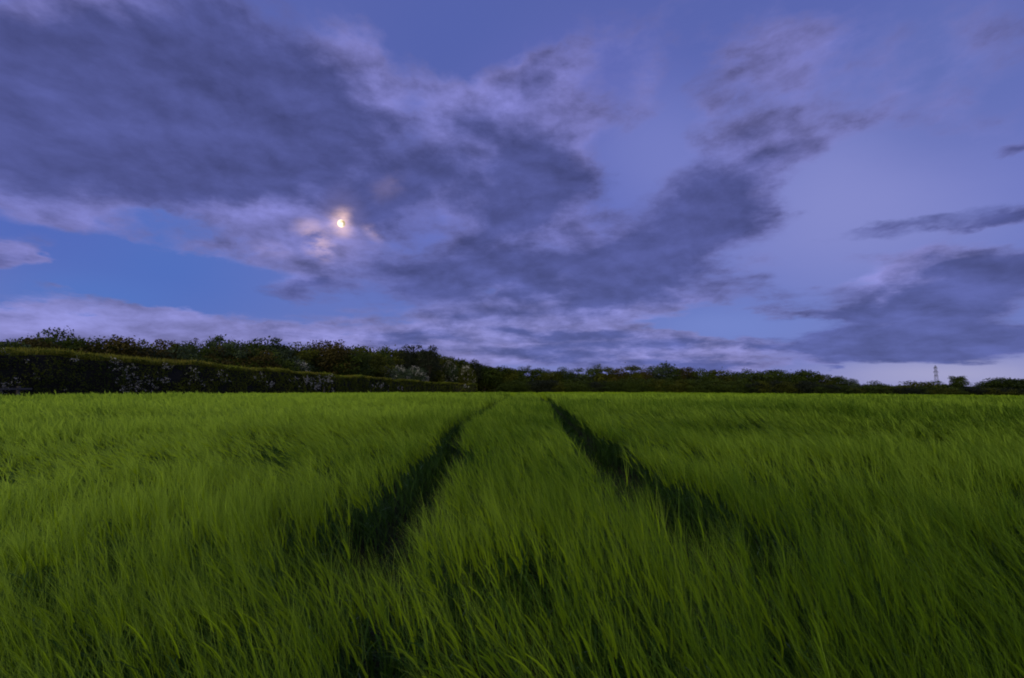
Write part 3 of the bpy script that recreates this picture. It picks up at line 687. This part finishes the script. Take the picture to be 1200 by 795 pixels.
# twiggy core
ss = np.arange(0, cs[-1], .6); x, y = hp(ss); nx_, ny_ = hnorm(ss); zt = htop(ss) - .22; zb = gh(x, y) - .1
ring = []
for o_, f_ in [(.72, 0), (.78, .3), (.80, .6), (.70, .9), (.5, 1), (-.5, 1), (-.78, .6), (-.7, 0)]:
    j = (vnoise(ss, np.full_like(ss, f_ * 5 + o_), .8, 77) - .5) * .3
    ring.append(np.stack([x + nx_ * (o_ + j), y + ny_ * (o_ + j), zb + (zt - zb) * f_], -1))
ring = np.stack(ring, 1); n0, n1_ = ring.shape[:2]; idx = np.arange(n0 * n1_).reshape(n0, n1_); nxt = np.roll(idx, -1, 1)
Fh = np.stack([idx[:-1], nxt[:-1], nxt[1:], idx[1:]], -1).reshape(-1, 4)
hpart('twigs', ring.reshape(-1, 3), Fh, [M_TWIG])
# new growth standing up along the top
n = 44000; s = 1 + (cs[-1] - 2) * rh.random(n) ** 1.5; x, y = hp(s); nx_, ny_ = hnorm(s); off = rh.uniform(-.9, 1.0, n)
keep = vnoise(s, off, 1.2, 78) + rh.normal(0, .15, n) > .38; s, x, y, nx_, ny_, off = (a[keep] for a in (s, x, y, nx_, ny_, off)); n = len(s)
b = np.stack([x + nx_ * off, y + ny_ * off, htop(s) - .08 - .1 * np.abs(off)], -1)
ac2 = Acc(); L = .12 + .32 * rh.random(n) * (.4 + vnoise(s, off, 2.0, 79)); pts, _ = arc(b, rh.normal(R(172), .8, n), np.abs(rh.normal(0, R(14), n)), np.abs(rh.normal(R(25), R(15), n)), L, 4)
sz = np.maximum(.02, y * .0011); ac2.ribbons(pts, hdir(rh.random(n) * 3.14), sz[:, None] * np.array([.5, 1, .9, .3])[None], 0, np.clip(vnoise(s, off, 3, 80) * 1.2 - .1 + rh.normal(0, .15, n), 0, 1))
V, F, M_, T_ = ac2.done(); hpart('new_shoots', V, F, [M_SHOOT], tint=T_)
# blossom sprays on the face: where the photograph shows them (px, py, spread px, sprays)
sp = [(2, 459, 5, 16), (8, 452, 6, 8), (30, 423, 3, 4), (20, 444, 3, 4), (7, 412, 4, 3), (42, 442, 3, 3), (88, 422, 4, 6), (77, 456, 2, 2), (136, 424, 5, 12), (137, 432, 5, 8), (150, 442, 9, 18), (145, 456, 6, 12), (155, 432, 8, 12), (160, 453, 6, 14), (176, 448, 9, 14), (180, 460, 6, 8), (197, 429, 4, 10), (194, 444, 5, 10), (226, 441, 7, 14),
      (226, 434, 4, 5), (258, 438, 5, 8), (262, 446, 4, 5), (240, 448, 5, 4), (306, 443, 5, 10), (315, 451, 6, 16), (361, 446, 6, 30), (372, 453, 6, 36), (386, 445, 5, 26), (376, 445, 4, 14), (390, 458, 3, 8), (343, 445, 4, 6), (446, 456, 9, 18), (470, 454, 4, 6), (544, 453, 3, 5)]
CC, SZ = [], []
for px, py, sd, k in sp:
    for _ in range(k):
        a, b_ = px + rh.normal(0, sd * .7), py + rh.normal(0, sd * .55)
        d = px_dir(a, b_); t = 24.72 / max(1e-3, -d[0]) if d[0] < -.03 else 0
        p = d * t + np.array([0, 0, CAMZ])
        if p[1] > 138 or t == 0: d_ = px_dir(a, b_); p = d_ * (150 / d_[1]) + np.array([0, 0, CAMZ])
        m = rh.integers(3, 8); scl = max(.03, p[1] * .0012)
        CC.append(p + rh.normal(0, 1, (m, 3)) * np.array([.03, scl * 2.2, scl * 1.1])); SZ.append(np.full(m, scl))
v, f = cards(np.concatenate(CC), np.concatenate(SZ) * 1.0, rh); hpart('blossom', v, f, [M_FLOWER])

# ------------------------------------------------------------------ fence at the near end of the hedge, and a stake
def box(x0, y0, z0, x1, y1, z1):
    V = np.array([(x, y, z) for z in (z0, z1) for x, y in ((x0, y0), (x1, y0), (x1, y1), (x0, y1))], float)
    return V, np.array([(0, 3, 2, 1), (4, 5, 6, 7), (0, 1, 5, 4), (1, 2, 6, 5), (2, 3, 7, 6), (3, 0, 4, 7)])
def bevelled(name, parts, mat, parent, bev=.008):
    V, F = merge(parts); me = mesh_np(name, V, F, [mat]); o = obj(name, me, parent)
    b_ = o.modifiers.new('bevel', 'BEVEL'); b_.width = bev; b_.segments = 2; return o
fz = float(gh(-24.4, 23.6)); fe = empty('rail_fence', (-24.4, 23.6, fz))
tag(fe, 'short weathered post and rail fence in front of the near end of the hedge', 'fence')
for yy in (-2.2, .15): bevelled('post', [box(-.05, yy - .06, -.3, .05, yy + .06, 1.32)], M_WOOD, fe)
for zz in (1.18, .72): bevelled('rail', [box(.052, -2.6, zz - .045, .09, .75, zz + .045)], M_WOOD, fe)
px_ = at(381, 457, 64); sx_ = -24.55
st_ = tag(bevelled('stake', [box(-.07, -.07, -.3, .07, .07, 1.55)], M_WOOD, None), 'pale wooden stake standing among the white blossom midway along the hedge', 'stake')
st_.location = (sx_, 24.55 * 560 / 219, float(gh(sx_, 62)))

# ------------------------------------------------------------------ pylon
pyd = 900.0; top = at(1096, 428.5, pyd); gz = float(gh(top[0], pyd)); PH = top[2] - gz
py_ = empty('electricity_pylon', (top[0], pyd, gz), R(25))
tag(py_, 'steel lattice electricity pylon rising beyond the low trees at right', 'pylon')
def strut(a, b, r): return tube([a, b], [r, r], 4)
def hw(z):  # half width of the tower body at height z
    return np.interp(z / PH, [0, .55, .95, 1], [5.2, 1.9, 1.1, .25])
body = []; levels = [0, .14, .27, .38, .48, .57, .65, .73, .81, .88, .95, 1.0]
cn = lambda z, k: np.array([hw(z) * (1, 1, -1, -1)[k % 4], hw(z) * (1, -1, -1, 1)[k % 4], z])
for a, b in zip(levels[:-1], levels[1:]):
    za, zb = a * PH, b * PH
    for k in range(4):
        body += [strut(cn(za, k), cn(zb, k), .17), strut(cn(za, k), cn(zb, k + 1), .08), strut(cn(za, k + 1), cn(zb, k), .08), strut(cn(zb, k), cn(zb, k + 1), .08)]
V, F = merge(body); obj('tower', mesh_np('tower', V, F, [M_STEEL]), py_)
for f_, L_ in ((.60, 6.4), (.755, 8.2), (.91, 6.0)):
    z = f_ * PH
    for sgn in (-1, 1):
        tip = np.array([sgn * L_, 0, z + .4]); p = []
        for q in (-1, 1):
            p += [strut((sgn * hw(z), q * hw(z), z), tip, .14), strut((sgn * hw(z + 2.4), q * hw(z + 2.4), z + 2.4), tip, .14)]
            for u_ in (.3, .6):
                lo = np.array([sgn * hw(z), q * hw(z), z]) * (1 - u_) + tip * u_; hi = np.array([sgn * hw(z + 2.4), q * hw(z + 2.4), z + 2.4]) * (1 - u_) + tip * u_
                p.append(strut(lo, hi, .08))
        V, F = merge(p); arm = obj('crossarm', mesh_np('crossarm', V, F, [M_STEEL]), py_)
        V, F = tube([tip, tip - np.array([0, 0, 3.0])], [.22, .22], 5); obj('insulator', mesh_np('insulator', V, F, [M_STEEL]), arm)

# ------------------------------------------------------------------ moon
mp = px_dir(400, 262) * 7000
import bmesh
bm = bmesh.new(); bmesh.ops.create_icosphere(bm, subdivisions=4, radius=7000 * 4.4 / 560 * .93)
me = bpy.data.meshes.new('moon'); bm.to_mesh(me); bm.free()
mm = bpy.data.materials.new('moon'); mm.use_nodes = True; t = mm.node_tree; t.nodes.clear(); q = G(t)
ob_ = t.nodes.new('ShaderNodeTexCoord').outputs['Object']
e = t.nodes.new('ShaderNodeEmission'); q.put(e.inputs[0], q.mix(q.rng(q.noise(ob_, .02, 3), .4, .6), (1, .90, .70, 1), (1, .74, .45, 1)))
ox, oy, oz = q.sep(ob_); q.put(e.inputs[1], q.rng(q.m('ADD', q.m('MULTIPLY', ox, .7), q.m('SUBTRACT', q.m('MULTIPLY', q.noise(ob_, .03, 3), 60.0), 30.0)), 4.0, 34.0, 1.6, .55))
o_ = t.nodes.new('ShaderNodeOutputMaterial'); t.links.new(e.outputs[0], o_.inputs[0])
me.materials.append(mm); me.polygons.foreach_set('use_smooth', [True] * len(me.polygons))
mo = obj('moon', me); mo.location = mp
tag(mo, 'bright warm moon glowing through a gap in the clouds', 'moon')
